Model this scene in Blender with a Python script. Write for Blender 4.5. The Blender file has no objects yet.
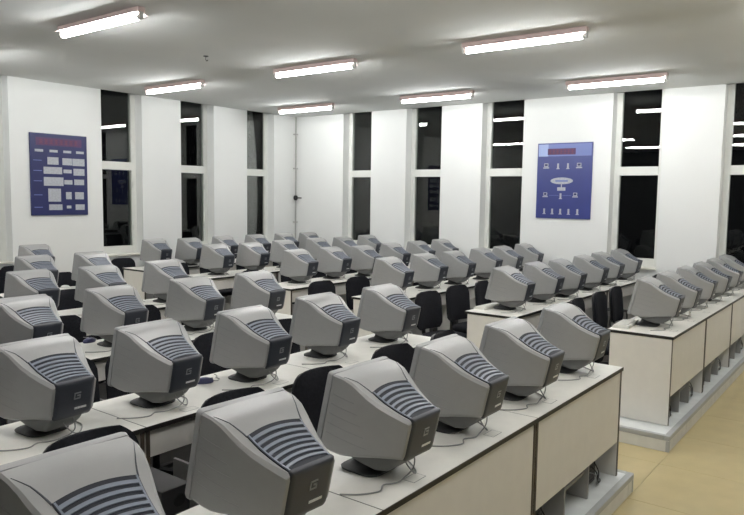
import bpy, bmesh, math, random
from mathutils import Vector, Matrix

# ------------------------------------------------------------------ scene, camera, world
scene = bpy.context.scene
COL = scene.collection
PI = math.pi
CAM_Z = 2.06
# world: x runs along the desk rows, y across them (towards the poster wall), z up; camera stands at x = y = 0
YAW, PITCH, ROLL, FPX = math.radians(36.985), math.radians(5.024), math.radians(-0.8295), 693.09
fwd = Vector((math.cos(YAW) * math.cos(PITCH), math.sin(YAW) * math.cos(PITCH), -math.sin(PITCH)))
rgt = Vector((math.sin(YAW), -math.cos(YAW), 0))
dwn = fwd.cross(rgt)
cr, sr = math.cos(ROLL), math.sin(ROLL)
r2 = rgt * cr + dwn * sr
d2 = dwn * cr - rgt * sr
cam_data = bpy.data.cameras.new('camera')
cam_data.sensor_width = 36
cam_data.lens = FPX * 36 / 744
cam_data.clip_start = 0.05
cam = bpy.data.objects.new('camera', cam_data)
COL.objects.link(cam)
rot = Matrix((r2, -d2, -fwd)).transposed()
cam.matrix_world = Matrix.Translation((0, 0, CAM_Z)) @ rot.to_4x4()
scene.camera = cam

world = bpy.data.worlds.new('night_sky')
scene.world = world
world.use_nodes = True
world.node_tree.nodes['Background'].inputs[0].default_value = (0.30, 0.32, 0.40, 1)
world.node_tree.nodes['Background'].inputs[1].default_value = 0.004

scene.view_settings.view_transform = 'Standard'
scene.view_settings.look = 'None'
scene.view_settings.gamma = 1.0
scene.view_settings.use_curve_mapping = False
scene.view_settings.exposure = 0.0
TUBE_STRENGTH = 91.0          # radiance of the fluorescent tubes

# ------------------------------------------------------------------ materials
def srgb(r, g, b):
    f = lambda c: (c / 255 / 12.92) if c / 255 <= 0.04045 else ((c / 255 + 0.055) / 1.055) ** 2.4
    return (f(r), f(g), f(b), 1)

MATS = {}
def mat(name, rgb, rough=0.5, spec=0.5, noise=0.0, nscale=8.0, bump=0.0, bscale=200.0, metal=0.0, coat=0.0):
    m = bpy.data.materials.new(name)
    m.use_nodes = True
    nt = m.node_tree
    b = nt.nodes['Principled BSDF']
    b.inputs['Base Color'].default_value = rgb
    b.inputs['Roughness'].default_value = rough
    b.inputs['Metallic'].default_value = metal
    b.inputs['Specular IOR Level'].default_value = spec
    b.inputs['Coat Weight'].default_value = coat
    tc = nt.nodes.new('ShaderNodeTexCoord')
    if noise > 0:
        n = nt.nodes.new('ShaderNodeTexNoise')
        n.inputs['Scale'].default_value = nscale
        n.inputs['Detail'].default_value = 5
        nt.links.new(tc.outputs['Object'], n.inputs['Vector'])
        rmp = nt.nodes.new('ShaderNodeValToRGB')
        rmp.color_ramp.elements[0].position = 0.3
        rmp.color_ramp.elements[1].position = 0.7
        rmp.color_ramp.elements[0].color = tuple(c * (1 - noise) for c in rgb[:3]) + (1,)
        rmp.color_ramp.elements[1].color = tuple(min(1, c * (1 + noise)) for c in rgb[:3]) + (1,)
        nt.links.new(n.outputs['Fac'], rmp.inputs['Fac'])
        nt.links.new(rmp.outputs['Color'], b.inputs['Base Color'])
    if bump > 0:
        n2 = nt.nodes.new('ShaderNodeTexNoise')
        n2.inputs['Scale'].default_value = bscale
        nt.links.new(tc.outputs['Object'], n2.inputs['Vector'])
        bp = nt.nodes.new('ShaderNodeBump')
        bp.inputs['Strength'].default_value = bump
        bp.inputs['Distance'].default_value = 0.002
        nt.links.new(n2.outputs['Fac'], bp.inputs['Height'])
        nt.links.new(bp.outputs['Normal'], b.inputs['Normal'])
    MATS[name] = m
    return m

mat('wall_paint', srgb(228, 229, 227), 0.85, 0.2, 0.015, 1.5, 0.15, 60)
mat('ceiling_paint', srgb(218, 219, 217), 0.9, 0.2, 0.02, 1.2, 0.1, 60)
mat('floor_tile', srgb(196, 181, 136), 0.28, 0.5, 0.05, 6.0)
mat('wall_paint_grey', srgb(168, 169, 168), 0.8, 0.2, 0.02, 2)
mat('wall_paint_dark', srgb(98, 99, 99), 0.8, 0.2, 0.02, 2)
mat('joint', srgb(168, 154, 114), 0.9)
mat('laminate', srgb(228, 226, 219), 0.42, 0.45, 0.03, 14)
mat('panel_laminate', srgb(226, 223, 216), 0.5, 0.4, 0.02, 10)
mat('grey_board', srgb(158, 157, 154), 0.55, 0.4, 0.04, 10)
mat('panel_edge', srgb(66, 58, 50), 0.5)
mat('black_edge', srgb(28, 26, 24), 0.5)
mat('platform_top', srgb(226, 230, 230), 0.4, 0.5, 0.06, 9)
mat('deck_shade', srgb(62, 60, 58), 0.7, 0.3, 0.1, 12)
mat('nosing', srgb(176, 179, 180), 0.35, 0.5, 0.03, 20)
mat('skirting', srgb(222, 222, 218), 0.5, 0.4, 0.05, 9)
mat('housing_plastic', srgb(153, 154, 153), 0.36, 0.6, 0.015, 30, 0.12, 900)
mat('bezel_plastic', srgb(152, 153, 153), 0.42, 0.5, 0.015, 30, 0.12, 900)
mat('rib_plastic', srgb(142, 143, 142), 0.45)
mat('groove', srgb(118, 119, 120), 0.6)
mat('slate_plastic', srgb(56, 60, 68), 0.45, 0.5, 0.02, 30)
mat('slate_lit', srgb(122, 130, 142), 0.4, 0.5)  # slate insert as it looks lit from above, put into a paler colour
mat('vent_dark', srgb(30, 34, 44), 0.6, 0.3)
mat('emblem', srgb(140, 143, 148), 0.35)
mat('sticker', srgb(225, 226, 226), 0.5)
mat('screen_glass', srgb(14, 16, 18), 0.12, 0.6)
mat('stand_plastic', srgb(112, 113, 113), 0.5, 0.4)
mat('stand_base_plastic', srgb(58, 59, 60), 0.5, 0.4)
mat('cable', srgb(150, 150, 148), 0.55)
mat('chair_fabric', srgb(30, 31, 36), 0.9, 0.2, 0.25, 60, 0.5, 500)
mat('chair_plastic', srgb(24, 24, 27), 0.5)
mat('chair_metal', srgb(70, 70, 72), 0.35, metal=0.6)
mat('pc_case', srgb(66, 66, 68), 0.5, 0.4, 0.02, 20)
mat('pc_dark', srgb(40, 40, 42), 0.6)
mat('window_frame', srgb(222, 223, 218), 0.5, 0.4, 0.02, 12)
mat('sill', srgb(224, 222, 212), 0.45, 0.4, 0.02, 12)
mat('poster_blue', srgb(27, 34, 86), 0.35, 0.5, 0.08, 4)
mat('poster_blue_b', srgb(48, 58, 120), 0.3, 0.5, 0.06, 4)
mat('poster_glare', srgb(150, 166, 208), 0.35)
mat('poster_red', srgb(74, 36, 84), 0.4)
mat('poster_red_text', srgb(100, 40, 72), 0.4)
mat('poster_card', srgb(172, 175, 182), 0.5, 0.4, 0.12, 40)
mat('poster_line', srgb(110, 122, 176), 0.5)
mat('lamp_housing', srgb(206, 184, 180), 0.4)
mat('lamp_cap', srgb(190, 190, 188), 0.3, metal=0.5)
mat('pipe_grey', srgb(170, 170, 166), 0.5)
mat('mouse_blue', srgb(58, 62, 98), 0.35)
mat('mouse_white', srgb(222, 222, 218), 0.4)
mat('keyboard_white', srgb(226, 225, 218), 0.5)

# the tube glows
m = bpy.data.materials.new('tube_glow'); m.use_nodes = True
nt = m.node_tree; nt.nodes.clear()
out = nt.nodes.new('ShaderNodeOutputMaterial'); em = nt.nodes.new('ShaderNodeEmission')
em.inputs[0].default_value = (0.985, 1.0, 0.99, 1); em.inputs[1].default_value = TUBE_STRENGTH
nt.links.new(em.outputs[0], out.inputs[0]); MATS['tube_glow'] = m
# window glass: mirrors the lit room, lets the night through
m = bpy.data.materials.new('night_glass'); m.use_nodes = True
nt = m.node_tree; nt.nodes.clear()
out = nt.nodes.new('ShaderNodeOutputMaterial'); mx = nt.nodes.new('ShaderNodeMixShader')
tr = nt.nodes.new('ShaderNodeBsdfTransparent'); gl = nt.nodes.new('ShaderNodeBsdfGlossy')
fr = nt.nodes.new('ShaderNodeFresnel'); fr.inputs[0].default_value = 1.45
tr.inputs[0].default_value = (0.9, 0.92, 0.9, 1); gl.inputs['Roughness'].default_value = 0.0
nt.links.new(fr.outputs[0], mx.inputs[0]); nt.links.new(tr.outputs[0], mx.inputs[1]); nt.links.new(gl.outputs[0], mx.inputs[2])
nt.links.new(mx.outputs[0], out.inputs[0]); MATS['night_glass'] = m

# ------------------------------------------------------------------ mesh helpers
def add_box(bm, x0, x1, y0, y1, z0, z1, bev=0.0):
    vs = [bm.verts.new(p) for p in ((x0,y0,z0),(x1,y0,z0),(x1,y1,z0),(x0,y1,z0),(x0,y0,z1),(x1,y0,z1),(x1,y1,z1),(x0,y1,z1))]
    fs = [bm.faces.new([vs[i] for i in q]) for q in ((0,3,2,1),(4,5,6,7),(0,1,5,4),(1,2,6,5),(2,3,7,6),(3,0,4,7))]
    if bev > 0:
        es = list({e for f in fs for e in f.edges})
        bmesh.ops.bevel(bm, geom=es, offset=bev, segments=2, affect='EDGES', profile=0.6)
    return bm

def box(x0, x1, y0, y1, z0, z1, bev=0.0):
    return add_box(bmesh.new(), x0, x1, y0, y1, z0, z1, bev)

def loft(bm, rings, cap0=True, cap1=True):
    vr = [[bm.verts.new(p) for p in r] for r in rings]
    n = len(rings[0])
    for a, b in zip(vr, vr[1:]):
        for i in range(n):
            j = (i + 1) % n
            bm.faces.new((a[i], a[j], b[j], b[i]))
    if cap0: bm.faces.new(list(reversed(vr[0])))
    if cap1: bm.faces.new(vr[-1])
    bmesh.ops.recalc_face_normals(bm, faces=bm.faces)
    return bm

def tube(bm, pts, r, n=6):
    pts = [Vector(p) for p in pts]
    rings = []
    up = Vector((0, 0, 1))
    for i, p in enumerate(pts):
        t = (pts[min(i + 1, len(pts) - 1)] - pts[max(i - 1, 0)]).normalized()
        a = t.cross(up)
        if a.length < 1e-3: a = t.cross(Vector((1, 0, 0)))
        a.normalize(); b = t.cross(a)
        rings.append([p + (a * math.cos(2 * PI * k / n) + b * math.sin(2 * PI * k / n)) * r for k in range(n)])
    return loft(bm, rings)

def lathe(bm, prof, n=16, c=(0, 0)):
    rings = [[(c[0] + r * math.cos(2 * PI * k / n), c[1] + r * math.sin(2 * PI * k / n), z) for k in range(n)] for r, z in prof]
    return loft(bm, rings)

def smooth_path(pts, n=6):
    P = [Vector(p) for p in pts]; out = []
    for i in range(len(P) - 1):
        p0, p1, p2, p3 = P[max(i - 1, 0)], P[i], P[i + 1], P[min(i + 2, len(P) - 1)]
        for k in range(n):
            t = k / n
            out.append(0.5 * ((2 * p1) + (p2 - p0) * t + (2 * p0 - 5 * p1 + 4 * p2 - p3) * t * t + (3 * p1 - p0 - 3 * p2 + p3) * t ** 3))
    out.append(P[-1])
    lo = min(p.z for p in P)
    for v in out: v.z = max(v.z, lo)
    return out

def obj(name, bm, material, parent=None, smooth=False, fn=None):
    if fn:
        for v in bm.verts: v.co = Vector(fn(v.co))
    me = bpy.data.meshes.new(name)
    bmesh.ops.recalc_face_normals(bm, faces=bm.faces)
    bm.to_mesh(me); bm.free()
    me.materials.append(MATS[material])
    if smooth:
        for p in me.polygons: p.use_smooth = True
        if hasattr(me, 'set_sharp_from_angle'): me.set_sharp_from_angle(angle=math.radians(smooth if smooth is not True else 40))
    o = bpy.data.objects.new(name, me); COL.objects.link(o)
    o.parent = parent
    return o

def tag(o, label, cat, group=None):
    o['label'] = label; o['category'] = cat
    if group: o['group'] = group
    return o

def thing(name, label, cat, loc=(0, 0, 0), rz=0.0, group=None):
    o = bpy.data.objects.new(name, None); COL.objects.link(o)
    o.empty_display_size = 0.1
    o.location = loc; o.rotation_euler = (0, 0, rz)
    return tag(o, label, cat, group)

def struct(o):
    o['kind'] = 'structure'; return o

def dup(root, loc, rz, label, group=None, skip=()):
    r = root.copy(); COL.objects.link(r); r.location = loc; r.rotation_euler = (0, 0, rz); r['label'] = label
    if group: r['group'] = group
    for ch in list(root.children):
        c = ch.copy(); COL.objects.link(c); c.parent = r
        for g in list(ch.children):
            d = g.copy(); COL.objects.link(d); d.parent = c
    return r

ORD = ['first', 'second', 'third', 'fourth', 'fifth', 'sixth', 'seventh', 'eighth']

# ------------------------------------------------------------------ room shell
XW, YW = 10.60, 9.99          # window wall (x = XW) and poster wall (y = YW)
XN, YN = -2.4, -2.2           # walls behind the camera
ZC = CAM_Z + 1.60             # ceiling
REV = 0.25                    # depth of the window recesses
SILL_Z = 1.04
ZT = ZC + 0.45              # the window recesses run on above the ceiling edge

LEFT_WIN = [(4.03, 4.77), (6.19, 6.92), (7.70, 8.43), (9.24, 9.96)]
RIGHT_WIN = [(1.21, 1.97), (2.76, 3.49), (4.93, 5.69), (6.49, 7.24), (8.04, 8.73)]

bm = bmesh.new()
x = XN
for a, b in LEFT_WIN:
    add_box(bm, x, a, YW, YW + REV + 0.1, 0, ZT); add_box(bm, a, b, YW, YW + REV + 0.1, 0, SILL_Z); x = b
add_box(bm, x, XW + REV + 0.1, YW, YW + REV + 0.1, 0, ZT)
add_box(bm, XN, XW + REV + 0.1, YW, YW + REV + 0.1, ZT, ZT + 0.1)
struct(obj('wall_left', bm, 'wall_paint'))['label'] = 'white wall with blue chart and tall narrow window recesses'
bm = bmesh.new()
y = YN
for a, b in RIGHT_WIN:
    add_box(bm, XW, XW + REV + 0.1, y, a, 0, ZT); add_box(bm, XW, XW + REV + 0.1, a, b, 0, SILL_Z); y = b
add_box(bm, XW, XW + REV + 0.1, y, YW, 0, ZT)
add_box(bm, XW, XW + REV + 0.1, YN, YW, ZT, ZT + 0.1)
struct(obj('wall_right', bm, 'wall_paint'))['label'] = 'white wall with five tall dark windows and diagram poster'
struct(obj('wall_back', box(XN - 0.2, XW + 0.35, YN - 0.2, YN, 0, ZC), 'wall_paint_grey'))['label'] = 'plain grey wall along the tan aisle'
struct(obj('wall_near', box(XN - 0.2, XN, YN, YW + 0.35, 0, ZC), 'wall_paint_dark'))['label'] = 'plain grey wall at the room end'
struct(obj('ceiling', box(XN - 0.2, XW, YN - 0.2, YW, ZC, ZT + 0.1), 'ceiling_paint'))['label'] = 'grey painted flat ceiling'

floor = struct(obj('floor', box(XN, XW, YN, YW, -0.2, -0.008), 'joint'))
floor['label'] = 'tan stone tile floor with thin joints'
TS = 0.80
tile_me = None
TY0 = 1.36 - 5 * TS
nx = int(math.ceil((XW - XN) / TS)); ny = int(math.ceil((YW - TY0) / TS))
for i in range(nx):
    for j in range(ny):
        x0, y0 = XN + i * TS, max(YN, TY0 + j * TS)
        # under the raised platforms nothing of the floor shows
        if y0 > 1.5 and (x0 + TS < 4.9 or x0 > 5.95): continue
        w, d = min(TS, XW - x0), min(TY0 + (j + 1) * TS, YW) - y0
        full = w > TS - 1e-6 and d > TS - 1e-6
        if full and tile_me:
            o = bpy.data.objects.new('tile', tile_me); COL.objects.link(o); o.parent = floor
        else:
            o = obj('tile', box(0.0015, w - 0.0015, 0.0015, d - 0.0015, -0.008, 0), 'floor_tile', floor)
            if full: tile_me = o.data
        o.location = (x0, y0, 0)

# windows
def window(n, a, b, on_left):
    # local: u along the wall, w depth outwards, z up ; a..b opening
    def B(u0, u1, w0, w1, z0, z1, bev=0.004):
        if on_left: return box(u0, u1, YW + w0, YW + w1, z0, z1, bev)
        return box(XW + w0, XW + w1, u0, u1, z0, z1, bev)
    e = bpy.data.objects.new('window_%d' % n, None); COL.objects.link(e); struct(e)
    e['label'] = 'tall narrow dark night window in a deep recess'
    w0, w1 = REV - 0.07, REV
    tz0, tz1 = CAM_Z + 0.375, CAM_Z + 0.505
    fw = 0.085
    fr = bmesh.new()
    obj('jamb', B(a, a + fw, w0, w1, SILL_Z + 0.02, ZT), 'window_frame', e)
    obj('jamb', B(b - fw, b, w0, w1, SILL_Z + 0.02, ZT), 'window_frame', e)
    obj('transom', B(a + fw, b - fw, w0 - 0.015, w1, tz0, tz1), 'window_frame', e)
    obj('bottom_rail', B(a + fw, b - fw, w0, w1, SILL_Z + 0.02, SILL_Z + 0.15), 'window_frame', e)
    obj('top_rail', B(a + fw, b - fw, w0, w1, ZT - 0.05, ZT), 'window_frame', e)
    g0, g1 = w0 + 0.03, w0 + 0.036
    obj('pane', B(a + fw, b - fw, g0, g1, tz1, ZT - 0.05, 0), 'night_glass', e)
    obj('pane', B(a + fw, b - fw, g0, g1, SILL_Z + 0.15, tz0, 0), 'night_glass', e)
    obj('sill', B(a + 0.002, b - 0.002, -0.03, w0, SILL_Z, SILL_Z + 0.025), 'sill', e)
    far = b if True else a
    for hz in (1.45, 2.15, 2.95):
        obj('hinge', B(far - 0.075, far - 0.045, w0 - 0.015, w0, hz, hz + 0.09, 0.003), 'window_frame', e)
n = 1
for a, b in LEFT_WIN: window(n, a, b, True); n += 1
for a, b in RIGHT_WIN: window(n, a, b, False); n += 1

# ------------------------------------------------------------------ raised platforms
PZ = 0.136
def platform(x0, x1, y0, y1, label, left_face, right_face):
    p = thing('desk_platform', label, 'platform', (0, 0, 0), 0, 'raised platforms under the desks')
    i = 0.012
    obj('deck', box(x0 + i, x1 - i, y0 + i, y1, 0, PZ - 0.004), 'platform_top', p)
    obj('shade_sheet', box(x0 + (0.30 if left_face else 0.05), x1 - (0.22 if right_face else 0.05), y0 + 0.62, y1 - 0.02, PZ - 0.0045, PZ - 0.0005), 'deck_shade', p)['label'] = 'dark sheet standing in for shade between the rows'  # shade under the desks and between rows, added as a dark sheet
    for cx_ in ([x0] if left_face else []) + ([x1 - 0.03] if right_face else []):
        obj('corner_post', box(cx_, cx_ + 0.03, y0, y0 + 0.03, 0, PZ - 0.043, 0.008), 'nosing', p)
    obj('nosing', box(x0, x1, y0, y0 + 0.045, PZ - 0.042, PZ, 0.008), 'nosing', p)
    if left_face: obj('nosing', box(x0, x0 + 0.045, y0 + 0.045, y1, PZ - 0.042, PZ, 0.008), 'nosing', p)
    if right_face: obj('nosing', box(x1 - 0.045, x1, y0 + 0.045, y1, PZ - 0.042, PZ, 0.008), 'nosing', p)
    L = 0.60
    x = x0
    while x < x1 - 0.01:
        xe = min(x + L, x1)
        obj('skirting_panel', box(x + 0.003, xe - 0.003, y0 + 0.004, y0 + 0.012, 0, PZ - 0.043), 'skirting', p); x = xe
    for face, xa in ((left_face, x0 + 0.004), (right_face, x1 - 0.012)):
        if not face: continue
        y = y0 + 0.012
        while y < y1 - 0.01:
            ye = min(y + L, y1)
            obj('skirting_panel', box(xa, xa + 0.008, y + 0.003, ye - 0.003, 0, PZ - 0.043), 'skirting', p); y = ye
    return p
platform(XN + 0.02, 4.935, 1.362, YW - 0.02, 'raised grey-white platform under the desks on the inner side of cross aisle', False, True)
platform(5.895, XW - 0.02, 1.362, YW - 0.02, 'raised grey-white platform under the desks between cross aisle and window wall', True, False)

# ------------------------------------------------------------------ desks
DT = 0.91                       # desk top height
ROWV = [1.813, 3.263, 4.751, 6.263, 7.819, 9.271]
DEPTH = 0.566
def make_desk(w, panelled, first_full):
    """one desk unit, local origin at its near corner on the platform; x 0..w, y 0..DEPTH"""
    t = bpy.data.objects.new('computer_desk', None); COL.objects.link(t); t.empty_display_size = 0.1
    zt = DT - PZ
    ins = 0.03
    obj('tabletop', box(0.003, w - 0.003, 0.003, DEPTH - 0.003, zt - 0.024, zt, 0.002), 'laminate', t)
    bm = bmesh.new()
    add_box(bm, 0.001, w - 0.001, 0, 0.0032, zt - 0.025, zt - 0.0015); add_box(bm, 0.001, w - 0.001, DEPTH - 0.0032, DEPTH, zt - 0.025, zt - 0.0015)
    add_box(bm, 0.0, 0.0032, 0, DEPTH, zt - 0.025, zt - 0.0015); add_box(bm, w - 0.0032, w, 0, DEPTH, zt - 0.025, zt - 0.0015)
    obj('edge_band', bm, 'black_edge', t)
    def side(xa, xb):
        s = obj('end_panel', box(xa, xb, 0.012, DEPTH - 0.03, 0.0, zt - 0.026), 'panel_laminate', t)
        obj('edge_band', box(xa - 0.0005, xb + 0.0005, 0.008, 0.0125, 0.0, zt - 0.026), 'panel_edge', s)
    side(0.006, 0.026); side(w - 0.026, w - 0.006)
    if panelled:
        obj('modesty_panel', box(0.034, w - 0.034, 0.010, 0.026, zt - 0.525, zt - 0.03, 0.001), 'panel_laminate', t)
    else:
        obj('apron', box(0.034, w - 0.034, 0.035, 0.051, zt - 0.175, zt - 0.03, 0.001), 'panel_laminate', t)
    # inner boards that hold the computers
    for xm in (w * 0.36, w * 0.64):
        obj('divider', box(xm - 0.009, xm + 0.009, 0.035, DEPTH - 0.12, 0, 0.36), 'grey_board', t)
    obj('shelf', box(w * 0.36 + 0.010, w * 0.64 - 0.010, 0.06, DEPTH - 0.14, 0.16, 0.178), 'grey_board', t)
    for xo in (w * 0.20, w * 0.70):
        c = obj('cable_cover', box(xo, xo + 0.085, 0.05, 0.10, zt - 0.0005, zt + 0.0006), 'laminate', t)
        obj('rim', box(xo - 0.003, xo + 0.088, 0.047, 0.103, zt - 0.0008, zt + 0.0003), 'groove', c)
    return t

LJ = [0.58, 2.00, 3.385, 4.82]
RJ = [6.17, 7.50, 8.88, 10.30]
DESK_CACHE = {}
ROWNAME = ['first row', 'second row', 'third row', 'fourth row', 'fifth row', 'sixth row']
for r, rv in enumerate(ROWV):
    y0 = rv - 0.377
    for side_, J in (('inner', LJ), ('window', RJ)):
        for k in range(3):
            if side_ == 'inner' and r >= 2 and k == 0: continue
            if side_ == 'inner' and r >= 5 and k == 1: continue
            w = round(J[k + 1] - J[k], 3)
            key = (w, r == 0)
            pos = (2 - k) if side_ == 'inner' else k
            look = 'white desk with a full modesty panel' if r == 0 else 'white open-fronted desk'
            lab = '%s, %s from the cross aisle, %s, %s block' % (look, ORD[pos], ROWNAME[r], side_)
            if key not in DESK_CACHE:
                t = make_desk(w, r == 0, True); DESK_CACHE[key] = t
                t.location = (J[k], y0, PZ); tag(t, lab, 'desk', 'computer desks in rows')
            else:
                dup(DESK_CACHE[key], (J[k], y0, PZ), 0, lab)

# ------------------------------------------------------------------ monitors
TILT = math.radians(13)
ct, st = math.cos(TILT), math.sin(TILT)
def tilt(p):
    return (p[0], 0.14 + p[1] * ct - p[2] * st, 0.11 + p[1] * st + p[2] * ct)

def rrect(hw, z0, z1, rt, rb, y, n=5):
    """rounded rectangle ring in the x-z plane"""
    pts = []
    for cx, cz, r, a0 in ((hw - rt, z1 - rt, rt, 0), (-hw + rt, z1 - rt, rt, 90), (-hw + rb, z0 + rb, rb, 180), (hw - rb, z0 + rb, rb, 270)):
        for k in range(n + 1):
            a = math.radians(a0 + 90 * k / n)
            pts.append((cx + r * math.cos(a), y, cz + r * math.sin(a)))
    return pts

def section(hw, z0, z1, sw, sh, rb, y, n=5):
    """housing ring: flat flanks, crisp flank edge, sloping shoulder sw x sh, nearly flat slightly crowned top"""
    R_ = [(hw, z1 - sh - 0.003), (hw - 0.003, z1 - sh)]
    xi = hw - 0.003 - sw
    top = [(xi * f, z1 + 0.004 * (1 - f * f)) for f in (1, 0.6, 0.2)]
    pts = R_ + top + [(-x, z) for x, z in reversed(top)] + [(-x, z) for x, z in reversed(R_)]
    for cx, cz, a0 in ((-hw + rb, z0 + rb, 180), (hw - rb, z0 + rb, 270)):
        for k in range(n + 1):
            a = math.radians(a0 + 90 * k / n); pts.append((cx + rb * math.cos(a), cz + rb * math.sin(a)))
    return [(x, y, z) for x, z in pts]

PROF = [  # y', half width, bottom, top
    (-0.030, 0.188, 0.004, 0.335), (-0.080, 0.186, 0.005, 0.338), (-0.125, 0.181, 0.009, 0.332), (-0.165, 0.173, 0.020, 0.315),
    (-0.205, 0.163, 0.034, 0.298), (-0.250, 0.149, 0.051, 0.283), (-0.300, 0.134, 0.068, 0.273), (-0.345, 0.121, 0.083, 0.267), (-0.376, 0.113, 0.094, 0.265)]
def prof(y):
    for a, b in zip(PROF, PROF[1:]):
        if b[0] <= y <= a[0]:
            t = (y - a[0]) / (b[0] - a[0]); return [a[i] + (b[i] - a[i]) * t for i in range(4)]
    return PROF[-1] if y < PROF[-1][0] else PROF[0]

def make_monitor():
    t = bpy.data.objects.new('computer_monitor', None); COL.objects.link(t); t.empty_display_size = 0.1
    # housing
    rings = []
    for i, (y, hw, zb, zt) in enumerate(PROF):
        f = max(0.0, (i - 1) / 7.0)
        rings.append(section(hw, zb, zt, 0.004 + 0.009 * f, 0.004 + 0.007 * f, 0.022, y))
    y, hw, zb, zt = PROF[-1]
    rings.append(section(hw - 0.004, zb + 0.006, zt - 0.004, 0.011, 0.009, 0.02, y - 0.006))
    rings.append(section(hw - 0.013, zb + 0.016, zt - 0.014, 0.008, 0.006, 0.016, y - 0.009))
    bm = loft(bmesh.new(), rings)
    h = obj('housing', bm, 'housing_plastic', t, smooth=28, fn=tilt)
    # faint horizontal ribs on both flanks
    bm = bmesh.new()
    for sgn in (-1, 1):
        for k in range(5):
            z = 0.255 - 0.042 * k
            ya, yb = -0.045, -0.15 - 0.022 * k
            q = []
            for n_ in range(7):
                yy = ya + (yb - ya) * n_ / 6; xx = prof(yy)[1]
                q.append([(sgn * (xx - 0.002), yy, z - 0.0010), (sgn * (xx + 0.0010), yy, z - 0.0010), (sgn * (xx + 0.0010), yy, z + 0.0010), (sgn * (xx - 0.002), yy, z + 0.0010)])
            loft(bm, q)
    obj('flank_ribs', bm, 'rib_plastic', h, fn=tilt)['kind'] = 'stuff'
    # thin dark grooves running from the flank edge back to the vent panel
    for sgn in (-1, 1):
        bm = bmesh.new(); q = []
        for n_ in range(8):
            f = n_ / 7
            yy = -0.075 - 0.115 * f; xx = (prof(yy)[1] - 0.012) * (1 - f) + 0.1215 * f; zz = prof(yy)[3] + 0.004 * (1 - (xx / prof(yy)[1]) ** 2)
            wd = 0.0007 + 0.0020 * f
            q.append([(sgn * (xx - wd), yy, zz - 0.003), (sgn * (xx + wd), yy, zz - 0.003), (sgn * (xx + wd), yy, zz + 0.0012), (sgn * (xx - wd), yy, zz + 0.0012)])
        loft(bm, q); obj('groove', bm, 'slate_plastic', h, fn=tilt)
    # front bezel ring and screen
    bm = bmesh.new()
    outer = [rrect(0.190, 0.001, 0.337, 0.014, 0.016, -0.028), rrect(0.192, 0.0, 0.339, 0.014, 0.016, -0.012), rrect(0.188, 0.004, 0.335, 0.014, 0.016, 0.0),
             rrect(0.160, 0.052, 0.310, 0.012, 0.012, 0.0), rrect(0.150, 0.060, 0.302, 0.010, 0.010, -0.016)]
    loft(bm, outer, cap0=True, cap1=False)
    bz = obj('front_bezel', bm, 'bezel_plastic', t, smooth=50, fn=tilt)
    bm = bmesh.new(); N = 8; g = {}
    for i in range(N + 1):
        for j in range(N + 1):
            u, v = i / N * 2 - 1, j / N * 2 - 1
            g[i, j] = bm.verts.new((0.151 * u, -0.015 + 0.010 * (1 - u * u * 0.6 - v * v * 0.4), 0.181 + 0.122 * v))
    for i in range(N):
        for j in range(N): bm.faces.new((g[i, j], g[i + 1, j], g[i + 1, j + 1], g[i, j + 1]))
    obj('screen', bm, 'screen_glass', t, smooth=True, fn=tilt)
    bm = bmesh.new()
    for k in range(4): add_box(bm, -0.05 + 0.026 * k, -0.034 + 0.026 * k, -0.002, 0.004, 0.018, 0.026, 0.001)
    obj('button_row', bm, 'slate_plastic', bz, fn=tilt)
    # vent insert on the sloping back, with arched slats
    def wi(y): return 0.122 + (0.094 - 0.122) * (-0.19 - y) / 0.186
    def arch(x, y, w): return y + 0.016 * (1 - (x / w) ** 2)
    bm = bmesh.new(); NX, NY = 12, 8; g = {}
    for j in range(NY + 1):
        for i in range(NX + 1):
            f = j / NY
            yb = -0.188 - 0.186 * f
            w = wi(yb); x = w * (2 * i / NX - 1)
            yy = arch(x, yb, w) if f < 0.99 else -0.377
            yy = max(min(yy, -0.12), -0.377)
            top = prof(yy)[3]
            g[i, j, 1] = bm.verts.new((x, yy, top + 0.0042 + 0.0015 * (1 - (x / w) ** 2))); g[i, j, 0] = bm.verts.new((x, yy, top - 0.012))
    for j in range(NY):
        for i in range(NX):
            bm.faces.new((g[i, j, 1], g[i + 1, j, 1], g[i + 1, j + 1, 1], g[i, j + 1, 1]))
    for i in range(NX):
        for j in (0, NY): bm.faces.new((g[i, j, 0], g[i + 1, j, 0], g[i + 1, j, 1], g[i, j, 1]))
    for j in range(NY):
        for i in (0, NX): bm.faces.new((g[i, j, 0], g[i, j + 1, 0], g[i, j + 1, 1], g[i, j, 1]))
    vp = obj('vent_panel', bm, 'vent_dark', t, smooth=50, fn=tilt)
    vp['label'] = 'dark recessed vent panel'
    NS = 7
    for s in range(NS):
        ya = -0.2035 - 0.0245 * s; yb = ya - 0.0112
        bm = bmesh.new(); rings = []
        NX = 10
        for i in range(NX + 1):
            f = 2 * i / NX - 1
            w = wi(ya) - 0.009; x = w * f
            q = []
            y1_, y2_ = arch(x, ya, wi(ya)) , arch(x, yb, wi(yb))
            y1_ = max(y1_, -0.374); y2_ = max(y2_, -0.376)
            for yy, dz in ((y1_, 0.001), (y1_, 0.0072), (y2_, 0.0072), (y2_, 0.001)):
                q.append((x, yy, prof(yy)[3] + dz + 0.0015 * (1 - f * f)))
            rings.append(q)
        loft(bm, rings)
        obj('slat', bm, 'slate_lit', vp, fn=tilt)
    # side rails of the vent panel
    for sgn in (-1, 1):
        bm = bmesh.new(); rings = []
        for k in range(9):
            yb = -0.19 - 0.183 * k / 8
            w = wi(yb); top = prof(yb)[3]
            rings.append([(sgn * (w - 0.009), yb, top), (sgn * (w - 0.003), yb, top), (sgn * (w - 0.003), yb, top + 0.0072), (sgn * (w - 0.009), yb, top + 0.0072)])
        loft(bm, rings); obj('side_rail', bm, 'slate_lit', vp, fn=tilt)
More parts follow.
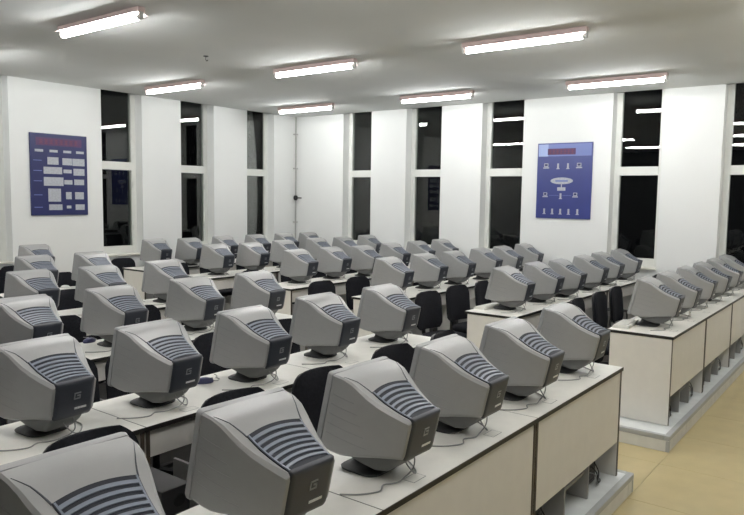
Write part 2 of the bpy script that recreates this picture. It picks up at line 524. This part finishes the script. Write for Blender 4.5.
    # dark rear panel with emblem and rating strip
    bm = bmesh.new()
    yb = PROF[-1][0]
    loft(bm, [rrect(0.098, 0.088, 0.274, 0.006, 0.018, yb + 0.004), rrect(0.098, 0.088, 0.2735, 0.006, 0.018, yb - 0.008), rrect(0.094, 0.093, 0.268, 0.006, 0.018, yb - 0.013), rrect(0.078, 0.110, 0.252, 0.006, 0.016, yb - 0.015)])
    rp = obj('rear_panel', bm, 'slate_plastic', t, smooth=50, fn=tilt)
    rp['label'] = 'dark slate rear panel'
    yr = yb - 0.0148
    bm = bmesh.new()
    ex, ez, s = 0.012, 0.196, 0.017
    for a in (( -s, -s + 0.006, -s, s), (-s, s, -s, -s + 0.006), (s - 0.006, s, -s, 0.004), (-s, s, s - 0.006, s), (-0.002, s, -0.002, 0.004)):
        add_box(bm, ex + a[0], ex + a[1], yr - 0.002, yr + 0.001, ez + a[2], ez + a[3])
    obj('emblem', bm, 'emblem', rp, fn=tilt)
    bm = bmesh.new()
    for k in range(4): add_box(bm, 0.004 + 0.0155 * k, 0.018 + 0.0155 * k, yr - 0.0015, yr + 0.001, 0.128, 0.138)
    obj('rating_strip', bm, 'sticker', rp, fn=tilt)
    # rounded pod under the housing (tilts with it) and the dark base
    bm = bmesh.new(); R = []
    for yy, hw_, zlo, zhi in ((-0.045, 0.09, 0.006, 0.012), (-0.055, 0.105, -0.002, 0.02), (-0.11, 0.112, -0.016, 0.03), (-0.18, 0.106, -0.026, 0.05), (-0.25, 0.098, -0.026, 0.07), (-0.30, 0.092, -0.008, 0.085), (-0.335, 0.086, 0.030, 0.10), (-0.355, 0.082, 0.070, 0.105)):
        R.append(rrect(hw_, zlo, zhi, min(0.004, (zhi - zlo) * 0.4), min(0.035, (zhi - zlo) * 0.45), yy))
    loft(bm, R)
    obj('tilt_pod', bm, 'stand_plastic', t, smooth=50, fn=tilt)
    bm = bmesh.new(); R = []
    for z, rx, ry in ((0.0, 0.102, 0.100), (0.008, 0.104, 0.102), (0.015, 0.092, 0.090), (0.018, 0.07, 0.07), (0.030, 0.060, 0.060), (0.055, 0.055, 0.05)):
        ring = []
        for k in range(28):
            a = 2 * PI * k / 28; c, s_ = math.cos(a), math.sin(a)
            q = (abs(c) ** 4 + abs(s_) ** 4) ** (-1 / 4)
            ring.append((rx * c * q, -0.005 + ry * s_ * q, z))
        R.append(ring)
    loft(bm, R)
    obj('stand_base', bm, 'stand_base_plastic', t, smooth=50)
    # cables dropping from the underside
    z0 = 0.0037
    pts = [(0.03, -0.20, 0.135), (0.035, -0.215, 0.08), (0.05, -0.20, 0.03), (0.02, -0.19, z0), (-0.06, -0.205, z0), (-0.12, -0.175, z0), (-0.18, -0.20, z0), (-0.25, -0.16, z0), (-0.30, -0.10, z0)]
    obj('signal_cable', tube(bmesh.new(), smooth_path(pts, 5), 0.0032, 6), 'cable', t, smooth=True)
    pts = [(-0.02, -0.19, 0.135), (-0.01, -0.205, 0.07), (0.03, -0.215, 0.02), (0.07, -0.20, z0), (0.11, -0.16, z0), (0.15, -0.10, z0), (0.16, -0.02, z0), (0.18, 0.06, z0)]
    obj('power_cord', tube(bmesh.new(), smooth_path(pts, 5), 0.0032, 6), 'cable', t, smooth=True)
    return t

# measured corner (x, y) of every monitor's upper front corner and its small turn, row by row
MON = {
 ('inner', 0): [(0.80, 1.82, -2), (1.45, 1.81, -3), (2.11, 1.80, -1.5), (2.77, 1.81, 0.5), (3.48, 1.81, 0), (4.28, 1.81, 1)],
 ('inner', 1): [(1.47, 3.30, 3), (2.08, 3.27, 3), (2.77, 3.26, 1.5), (3.54, 3.33, 0), (4.27, 3.30, 0)],
 ('inner', 2): [(2.10, 4.72, 2), (2.79, 4.76, 2), (3.57, 4.80, 1), (4.26, 4.76, 0)],
 ('inner', 3): [(2.93, 6.27, 3), (3.58, 6.22, 2), (4.36, 6.27, 1)],
 ('inner', 4): [(3.70, 7.70, 3), (4.40, 7.72, 2)],
 ('inner', 5): [(4.51, 9.27, 3)],
 ('window', 0): [(6.44, 1.835, 2), (7.12, 1.835, 0), (7.90, 1.835, 1), (8.58, 1.82, 0), (9.29, 1.82, 0), (10.08, 1.83, 0)],
 ('window', 1): [(6.40, 3.27, 1), (7.13, 3.25, 0), (7.70, 3.20, 0), (8.51, 3.21, 0), (9.21, 3.23, 0), (10.02, 3.23, 0)],
 ('window', 2): [(6.43, 4.79, 2), (7.22, 4.80, 1), (7.85, 4.75, 0), (8.61, 4.74, 0), (9.29, 4.74, 0), (10.06, 4.75, 0)],
 ('window', 3): [(6.50, 6.34, 2), (7.19, 6.33, 1), (7.76, 6.22, 0), (8.53, 6.25, 0), (9.28, 6.27, 0), (10.01, 6.26, 0)],
 ('window', 4): [(6.39, 7.83, 1), (6.98, 7.72, 3), (7.77, 7.82, 1), (8.60, 7.86, 0), (9.20, 7.77, 0), (10.04, 7.88, 0)],
 ('window', 5): [(6.40, 9.27, 0), (6.98, 9.16, 3), (7.74, 9.22, 1), (8.51, 9.24, 0), (9.22, 9.22, 0), (9.86, 9.19, 0)],
}
proto = None
SEATS = []
for (blk, r), L in MON.items():
    for k, (ax, ay, deg) in enumerate(L):
        rz = math.radians(deg)
        # anchor is local (-0.19, 0.06)
        ox = ax - (-0.19 * math.cos(rz) - 0.06 * math.sin(rz))
        oy = ay - (-0.19 * math.sin(rz) + 0.06 * math.cos(rz))
        pos = (len(L) - 1 - k) if blk == 'inner' else k
        SEATS.append((blk, r, pos, ox, oy))
        lab = 'grey tube monitor seen from behind, %s from the cross aisle, %s, %s block' % (ORD[pos], ROWNAME[r], blk)
        loc = (ox, oy, DT + 0.0007)
        if proto is None:
            proto = make_monitor(); proto.location = loc; proto.rotation_euler = (0, 0, rz)
            tag(proto, lab, 'monitor', 'tube monitors on the desks')
        else:
            dup(proto, loc, rz, lab)

# ------------------------------------------------------------------ chairs
def make_chair():
    t = bpy.data.objects.new('office_chair', None); COL.objects.link(t); t.empty_display_size = 0.1
    # local: faces -y (towards its desk), origin on the platform under the column
    def slab(w_fn, zs, y_fn, th, nx=10):
        rings = []
        for z in zs:
            w = w_fn(z); ring = []
            pts = []
            for i in range(nx + 1):
                f = 2 * i / nx - 1
                edge = max(0.0, 1 - abs(f) ** 6)
                pts.append((w * f, f, edge))
            for xx, f, e in pts: ring.append((xx, y_fn(z, f) - th(z) * (0.25 + 0.75 * e), z))
            for xx, f, e in reversed(pts): ring.append((xx, y_fn(z, f) + th(z) * (0.25 + 0.75 * e), z))
            rings.append(ring)
        return loft(bmesh.new(), rings)
    Z0, Z1 = 0.49, 0.925
    def wback(z):
        f = (z - Z0) / (Z1 - Z0)
        top = 0.225 * (1 - max(0, (f - 0.72) / 0.28) ** 2.6 * 0.36)
        bot = 1 - max(0, (0.18 - f) / 0.18) ** 2 * 0.25
        return top * bot
    def thb(z):
        f = (z - Z0) / (Z1 - Z0); return 0.030 * (1 - 0.75 * abs(2 * f - 1) ** 5)
    zs = [Z0 + (Z1 - Z0) * v for v in (0, .04, .12, .25, .4, .55, .68, .78, .86, .92, .96, .985, 1)]
    bk = obj('backrest', slab(wback, zs, lambda z, f: 0.225 + 0.10 * (z - Z0) - 0.035 * f * f, thb), 'chair_fabric', t, smooth=60)
    obj('back_shell', slab(lambda z: wback(z) * 0.93, zs[1:-2], lambda z, f: 0.248 + 0.10 * (z - Z0) - 0.035 * f * f, lambda z: 0.016), 'chair_plastic', bk, smooth=60)
    # seat cushion
    rings = []
    for z, s in ((0.385, 0.90), (0.395, 0.97), (0.425, 1.0), (0.450, 0.985), (0.462, 0.90), (0.466, 0.6)):
        ring = []
        for k in range(32):
            a = 2 * PI * k / 32; c, s_ = math.cos(a), math.sin(a)
            q = (abs(c) ** 3.5 + abs(s_) ** 3.5) ** (-1 / 3.5)
            ring.append((0.225 * s * c * q, -0.02 + 0.215 * s * s_ * q, z))
        rings.append(ring)
    obj('seat', loft(bmesh.new(), rings), 'chair_fabric', t, smooth=60)
    pts = smooth_path([(0, 0.05, 0.375), (0, 0.20, 0.372), (0, 0.275, 0.42), (0, 0.277, 0.55), (0, 0.280, 0.66)], 4)
    bm = bmesh.new(); loft(bm, [[(p.x - 0.03, p.y, p.z - 0.008), (p.x + 0.03, p.y, p.z - 0.008), (p.x + 0.03, p.y + 0.008, p.z + 0.004), (p.x - 0.03, p.y + 0.008, p.z + 0.004)] for p in pts])
    obj('back_bar', bm, 'chair_metal', t)
    obj('tilt_box', box(-0.07, 0.07, -0.09, 0.08, 0.345, 0.386, 0.008), 'chair_plastic', t)
    obj('gas_column', lathe(bmesh.new(), [(0.025, 0.09), (0.025, 0.22), (0.016, 0.222), (0.016, 0.35)], 14), 'chair_plastic', t, smooth=40)
    for k in range(5):
        a = 2 * PI * k / 5 + 0.3
        c, s_ = math.cos(a), math.sin(a)
        bm = bmesh.new(); rings = []
        for rr, hw_, za, zb in ((0.0, 0.024, 0.075, 0.115), (0.12, 0.020, 0.070, 0.100), (0.235, 0.014, 0.062, 0.080)):
            rings.append([(c * rr - s_ * u, s_ * rr + c * u, z) for u, z in ((-hw_, za), (hw_, za), (hw_, zb), (-hw_, zb))])
        loft(bm, rings); lg = obj('base_leg', bm, 'chair_plastic', t)
        bm = bmesh.new()
        rings = [[(c * (0.225 + 0.028 * math.cos(b)) - s_ * u, s_ * (0.225 + 0.028 * math.cos(b)) + c * u, 0.0285 + 0.028 * math.sin(b)) for b in [2 * PI * q / 12 for q in range(12)]] for u in (-0.02, 0.02)]
        loft(bm, rings); add_box(bm, c * 0.225 - 0.006, c * 0.225 + 0.006, s_ * 0.225 - 0.006, s_ * 0.225 + 0.006, 0.05, 0.068)
        obj('caster', bm, 'chair_plastic', lg, smooth=40)
    return t

rnd = random.Random(7)
cproto = None
SPECIAL = {('inner', 0, 5): 0.95, ('inner', 0, 4): 1.53, ('inner', 0, 3): 2.31, ('inner', 0, 2): 2.95, ('inner', 0, 1): 3.73, ('inner', 0, 0): 4.42,
           ('window', 0, 0): 6.52, ('window', 0, 1): 7.12, ('window', 0, 2): 7.79, ('window', 0, 3): 8.40, ('window', 1, 0): 6.47, ('window', 1, 1): 7.17, ('window', 1, 2): 7.82,
           ('inner', 1, 2): 2.72, ('inner', 1, 1): 3.42, ('inner', 1, 0): 4.12, ('inner', 3, 1): 3.93, ('inner', 3, 0): 4.50, ('inner', 4, 0): 4.72, ('window', 5, 0): 6.46, ('window', 2, 0): 6.36, ('window', 2, 1): 7.04}
for blk, r, pos, ox, oy in SEATS:
    key = (blk, r, pos)
    cx = SPECIAL.get(key, ox + rnd.uniform(-0.06, 0.06))
    cyv = ROWV[r] + 0.57 + rnd.uniform(-0.02, 0.03) if r < 5 else ROWV[r] + 0.395
    if (blk, r) == ('window', 1): cyv += 0.05
    rz = math.radians(rnd.uniform(-8, 8)) if r < 5 else 0.0
    lab = 'black padded chair, %s from the cross aisle, behind %s desks, %s block' % (ORD[pos], ROWNAME[r], blk)
    loc = (cx, cyv, PZ)
    if cproto is None:
        cproto = make_chair(); cproto.location = loc; cproto.rotation_euler = (0, 0, rz)
        tag(cproto, lab, 'chair', 'office chairs tucked behind the desks')
    else:
        c_ = dup(cproto, loc, rz, lab)
        if (blk, r) != ('inner', 0): c_.scale = (1, 1, 0.95)

# ------------------------------------------------------------------ computers under the desks
def make_tower():
    t = bpy.data.objects.new('computer_tower', None); COL.objects.link(t); t.empty_display_size = 0.1
    cs = obj('case', box(-0.09, 0.09, 0, 0.38, 0.008, 0.355, 0.004), 'pc_case', t)
    obj('front_panel', box(-0.092, 0.092, 0.38, 0.398, 0.006, 0.357, 0.006), 'pc_case', t)
    bp = obj('port_plate', box(-0.07, 0.07, -0.004, 0.001, 0.03, 0.20), 'pc_dark', t)
    for k in range(4): obj('slot_cover', box(-0.055, 0.055, -0.007, -0.003, 0.045 + k * 0.022, 0.057 + k * 0.022), 'pc_case', bp)
    obj('fan_grille', lathe(bmesh.new(), [(0.038, -0.0), (0.034, 0.005)], 16), 'pc_dark', t, fn=lambda p: (p[0] + 0.02, -p[2], 0.28 + p[1]))
    bm = bmesh.new()
    for sx in (-0.07, 0.07):
        for yy in (0.04, 0.34): add_box(bm, sx - 0.012, sx + 0.012, yy - 0.012, yy + 0.012, 0, 0.009)
    obj('feet', bm, 'pc_dark', t)
    for k in range(3):
        x0 = -0.04 + 0.035 * k
        obj('rear_cable', tube(bmesh.new(), smooth_path([(x0, -0.005, 0.10 + 0.03 * k), (x0 + 0.01, -0.04, 0.09), (x0 + 0.03 - 0.03 * k, -0.05, 0.03), (x0 + 0.06, -0.035, 0.006), (x0 + 0.10, -0.02, 0.006)], 4), 0.004, 5), 'pc_dark' if k else 'cable', t, smooth=True)
    return t
tproto = None
for r, rv in enumerate(ROWV):
    if r > 2: continue
    for blk, J in (('inner', LJ), ('window', RJ)):
        for k in range(3):
            if blk == 'inner' and r >= 2 and k == 0: continue
            w = J[k + 1] - J[k]
            for q, fx in ((0, 0.18), (1, 0.80)):
                pos = (2 - k) * 2 + (1 - q) if blk == 'inner' else k * 2 + q
                lab = 'dark computer tower under a desk, %s from the cross aisle, %s, %s block' % (ORD[pos], ROWNAME[r], blk)
                loc = (J[k] + w * fx, rv - 0.377 + 0.10, PZ)
                if tproto is None:
                    tproto = make_tower(); tproto.location = loc
                    tag(tproto, lab, 'computer', 'computer towers under the desks')
                else: dup(tproto, loc, 0, lab)

# ------------------------------------------------------------------ small things on the desks
def make_mouse(m_):
    t = bpy.data.objects.new('computer_mouse', None); COL.objects.link(t); t.empty_display_size = 0.05
    rings = []
    for z, s in ((0.0, 0.93), (0.006, 1.0), (0.016, 0.97), (0.026, 0.80), (0.033, 0.45), (0.035, 0.15)):
        ring = []
        for k in range(20):
            a = 2 * PI * k / 20; ring.append((0.031 * s * math.cos(a), 0.006 * (1 - s) + 0.056 * s * math.sin(a), z))
        rings.append(ring)
    obj('shell', loft(bmesh.new(), rings), m_, t, smooth=60)
    obj('button_seam', box(-0.0012, 0.0012, -0.05, -0.012, 0.018, 0.0285), 'pc_dark', t)
    pts = smooth_path([(0, -0.052, 0.010), (0.01, -0.08, 0.004), (0.05, -0.10, 0.004), (0.09, -0.085, 0.004), (0.13, -0.10, 0.004), (0.17, -0.09, 0.004)], 5)
    obj('cord', tube(bmesh.new(), pts, 0.0025, 5), 'cable', t, smooth=True)
    return t
MICE = [((2.71, 3.31), 60, 'mouse_blue', 'blue computer mouse on the second row desk between two monitors'),
        ((2.90, 4.90), 100, 'mouse_blue', 'blue computer mouse on the third row desk beside a monitor base'),
        ((4.40, 7.93), 40, 'mouse_white', 'white computer mouse on the fifth row desk by the cross aisle'),
        ((4.27, 6.30), 70, 'mouse_white', 'white computer mouse on the fourth row desk by the cross aisle')]
for (px, py), deg, m_, lab in MICE:
    t = make_mouse(m_); t.location = (px, py, DT); t.rotation_euler = (0, 0, math.radians(deg)); tag(t, lab, 'mouse')

def make_keyboard():
    t = bpy.data.objects.new('keyboard', None); COL.objects.link(t); t.empty_display_size = 0.05
    bm = bmesh.new()
    loft(bm, [[(x, -0.07, 0.0), (x, 0.07, 0.0), (x, 0.07, 0.014), (x, -0.07, 0.028)] for x in (-0.20, 0.20)])
    obj('tray', bm, 'keyboard_white', t)
    for row in range(5):
        bm = bmesh.new()
        yy = -0.048 + 0.023 * row; zz = 0.028 - 0.1 * (yy + 0.07)
        for c in range(16): add_box(bm, -0.186 + c * 0.0232, -0.186 + c * 0.0232 + 0.019, yy, yy + 0.019, zz - 0.002, zz + 0.007)
        obj('key_row', bm, 'keyboard_white', t)
    return t
kb = make_keyboard(); kb.location = (6.47, 1.93, DT); kb.rotation_euler = (0, 0, math.radians(4))
tag(kb, 'white keyboard at the aisle end of first row window block desk', 'keyboard', 'white keyboards')
dup(kb, (6.56, 3.375, DT), math.radians(-3), 'white keyboard at the aisle end of second row window block desk')

# ------------------------------------------------------------------ fluorescent lights
def make_light():
    t = bpy.data.objects.new('fluorescent_light', None); COL.objects.link(t); t.empty_display_size = 0.1
    # origin at the ceiling, runs along y
    obj('batten', box(-0.035, 0.035, -0.66, 0.66, -0.045, 0.0, 0.006), 'lamp_housing', t)
    bm = bmesh.new()
    loft(bm, [[(-0.035, y, -0.048), (0.035, y, -0.048), (0.085, y, -0.064), (0.085, y, -0.061), (0.035, y, -0.044), (-0.035, y, -0.044), (-0.085, y, -0.061), (-0.085, y, -0.064)] for y in (-0.63, 0.63)])
    obj('reflector', bm, 'lamp_housing', t)
    rings = [[(0.026 * math.cos(2 * PI * k / 12), y, -0.083 + 0.026 * math.sin(2 * PI * k / 12)) for k in range(12)] for y in (-0.615, 0.615)]
    obj('tube', loft(bmesh.new(), rings), 'tube_glow', t, smooth=60)
    for s in (-1, 1):
        ya, yb = (0.615, 0.64) if s > 0 else (-0.64, -0.615)
        obj('end_cap', loft(bmesh.new(), [[(0.026 * math.cos(2 * PI * k / 12), y, -0.083 + 0.026 * math.sin(2 * PI * k / 12)) for k in range(12)] for y in (ya, yb)]), 'lamp_cap', t, smooth=50)
        ya, yb = (0.64, 0.66) if s > 0 else (-0.66, -0.64)
        obj('lamp_holder', box(-0.02, 0.02, ya, yb, -0.105, -0.04, 0.004), 'lamp_cap', t)
    return t
LX = [0.87, 3.68, 6.45, 9.28]
LY = [0.35, 3.05, 5.80, 8.53]
lp = None
for i, lx in enumerate(LX):
    for j, ly in enumerate(LY):
        if i == 1: ly += 0.15
        lab = 'lit fluorescent tube light, %s from the poster-chart wall, %s line from the diagram-poster wall' % (ORD[3 - j], ORD[3 - i])
        if lp is None:
            lp = make_light(); lp.location = (lx, ly, ZC); tag(lp, lab, 'ceiling light', 'fluorescent lights in lines on the ceiling')
        else: dup(lp, (lx, ly, ZC), 0, lab)

hk = thing('ceiling_hook', 'tiny dark hook on the grey ceiling between the lights', 'hook', (5.39, 6.52, ZC))
obj('plate', lathe(bmesh.new(), [(0.03, -0.006), (0.03, 0.0)], 12), 'pc_dark', hk)
obj('hook', tube(bmesh.new(), smooth_path([(0, 0, -0.004), (0, 0, -0.04), (0.015, 0, -0.055), (0.03, 0, -0.04)], 4), 0.004, 6), 'pc_dark', hk)

# ------------------------------------------------------------------ corner pipe
pp = thing('vertical_pipe', 'thin grey vertical pipe with black valve in the wall corner', 'pipe', (10.53, 9.93, 0))
obj('pipe', lathe(bmesh.new(), [(0.016, PZ), (0.016, ZC - 0.002)], 10), 'pipe_grey', pp, smooth=60)
vz = CAM_Z - 0.05
va = obj('valve', lathe(bmesh.new(), [(0.03, vz - 0.05), (0.045, vz - 0.02), (0.045, vz + 0.02), (0.03, vz + 0.05)], 12), 'chair_plastic', pp, smooth=40)
obj('valve_handle', box(-0.01, 0.01, -0.16, -0.03, vz - 0.012, vz + 0.012, 0.004), 'chair_plastic', va)
for zz in (0.6, 1.5, 2.6, 3.3):
    obj('pipe_clip', box(-0.02, 0.068, 0.0, 0.058, zz, zz + 0.02), 'pipe_grey', pp)

# ------------------------------------------------------------------ posters
def poster_left():
    x0, x1, z0, z1 = 5.045, 5.925, CAM_Z - 0.345, CAM_Z + 0.85
    W, Hh = x1 - x0, z1 - z0
    t = thing('wall_chart', 'dark blue wall chart with grid of pale boxes and red title', 'poster', (x0, YW - 0.001, z0))
    obj('backing_board', box(0, W, -0.02, 0, 0, Hh, 0.003), 'poster_blue', t)
    def B(u0, v0, u1, v1, d=0.0035):   # u right, v down in 0..1
        return box(u0 * W, u1 * W, -0.02 - d, -0.0195, (1 - v1) * Hh, (1 - v0) * Hh)
    tb = obj('title_band', B(0.10, 0.05, 0.90, 0.145, 0.002), 'poster_red', t)
    for k in range(8):
        u = 0.16 + 0.087 * k
        bm = bmesh.new()
        for (a, b, c, d) in ((0, 0.072, 0.055, 0.082), (0, 0.095, 0.055, 0.103), (0, 0.116, 0.055, 0.126), (0.022, 0.072, 0.031, 0.126)):
            add_box(bm, (u + a) * W, (u + c) * W, -0.0245, -0.0215, (1 - d) * Hh, (1 - b) * Hh)
        obj('title_character', bm, 'poster_red_text', tb)
    for u in (0.08, 0.33, 0.57, 0.80): obj('heading', B(u, 0.195, u + 0.14, 0.225), 'poster_card', t)
    cards = [(0.29, 0.285, 0.48, 0.375), (0.55, 0.29, 0.72, 0.375), (0.73, 0.29, 0.95, 0.38),
             (0.22, 0.405, 0.54, 0.49), (0.565, 0.43, 0.71, 0.475), (0.745, 0.415, 0.945, 0.50),
             (0.22, 0.53, 0.56, 0.635), (0.575, 0.56, 0.72, 0.615), (0.755, 0.55, 0.935, 0.62),
             (0.29, 0.67, 0.51, 0.83), (0.60, 0.71, 0.70, 0.80), (0.765, 0.71, 0.925, 0.80),
             (0.30, 0.865, 0.53, 0.935), (0.61, 0.88, 0.69, 0.915), (0.77, 0.865, 0.935, 0.935)]
    for c in cards: obj('card', B(*c), 'poster_card', t)
    for v in (0.325, 0.45, 0.575, 0.745, 0.895): obj('row_heading', B(0.05, v, 0.19, v + 0.008, 0.002), 'poster_line', t)
poster_left()

def poster_right():
    y0, y1, z0, z1 = 3.765, 4.66, CAM_Z - 0.305, CAM_Z + 0.885
    W, Hh = y1 - y0, z1 - z0
    t = thing('network_poster', 'blue poster with computer network diagram and red title', 'poster', (XW - 0.001, y1, z0))
    # seen from the room, u runs right = towards -y
    def B(u0, v0, u1, v1, d=0.0035, off=0.0):
        return box(-0.02 - d, -0.0195 - off, -u1 * W, -u0 * W, (1 - v1) * Hh, (1 - v0) * Hh)
    obj('backing_board', box(-0.02, 0, -W, 0, 0, Hh, 0.003), 'poster_blue_b', t)
    obj('header_band', B(0.02, 0.015, 0.98, 0.175, 0.0012), 'poster_line', t)
    obj('painted_glare', B(0.02, 0.015, 0.20, 0.175, 0.002), 'poster_glare', t)  # glare on the upper corner, painted as a pale patch
    tb = obj('title_band', B(0.19, 0.075, 0.70, 0.155, 0.003), 'poster_red', t)
    for k in range(7):
        u = 0.21 + 0.068 * k
        bm = bmesh.new()
        for (a, b, c, d) in ((0, 0.085, 0.05, 0.095), (0, 0.11, 0.05, 0.12), (0, 0.135, 0.05, 0.145), (0.02, 0.085, 0.029, 0.145)):
            add_box(bm, -0.0255, -0.0225, -(u + c) * W, -(u + a) * W, (1 - d) * Hh, (1 - b) * Hh)
        obj('title_character', bm, 'poster_red_text', tb)
    def computer(u, v, s, mirrored=False):
        g = obj('computer_icon', B(u - 0.035 * s, v - 0.03 * s, u + 0.035 * s, v + 0.012 * s), 'poster_card', t)
        obj('icon_screen', B(u - 0.024 * s, v - 0.022 * s, u + 0.024 * s, v + 0.003 * s, 0.005), 'poster_blue', g)
        obj('icon_base', B(u - 0.05 * s, v + 0.018 * s, u + 0.05 * s, v + 0.032 * s), 'poster_card', g)
    def person_icon(u, v):
        g = obj('server_icon', B(u - 0.016, v - 0.035, u + 0.016, v + 0.03), 'poster_card', t)
        obj('icon_base', B(u - 0.028, v + 0.03, u + 0.028, v + 0.04), 'poster_card', g)
    computer(0.17, 0.30, 1.1); computer(0.77, 0.30, 1.1)
    person_icon(0.39, 0.305); person_icon(0.57, 0.305)
    bm = bmesh.new()
    cu, cv = 0.465, 0.50
    rings = [[(-0.0205 - d, -(cu + 0.205 * math.cos(a)) * W, (1 - cv - 0.045 * math.sin(a)) * Hh) for a in [2 * PI * q / 24 for q in range(24)]] for d in (0.0, 0.004)]
    obj('network_cloud', loft(bm, rings), 'poster_card', t)
    obj('cloud_caption', B(0.35, 0.49, 0.58, 0.512, 0.0055), 'poster_line', t)
    obj('link', B(0.457, 0.545, 0.473, 0.585), 'poster_card', t)
    obj('switch_icon', B(0.39, 0.585, 0.54, 0.63), 'poster_card', t)
    computer(0.17, 0.685, 1.0); computer(0.72, 0.685, 1.0); person_icon(0.455, 0.70)
    obj('link', B(0.24, 0.69, 0.42, 0.694), 'poster_line', t); obj('link', B(0.49, 0.69, 0.65, 0.694), 'poster_line', t)
    for u in (0.16, 0.31, 0.46, 0.61, 0.77): person_icon(u, 0.905)
poster_right()
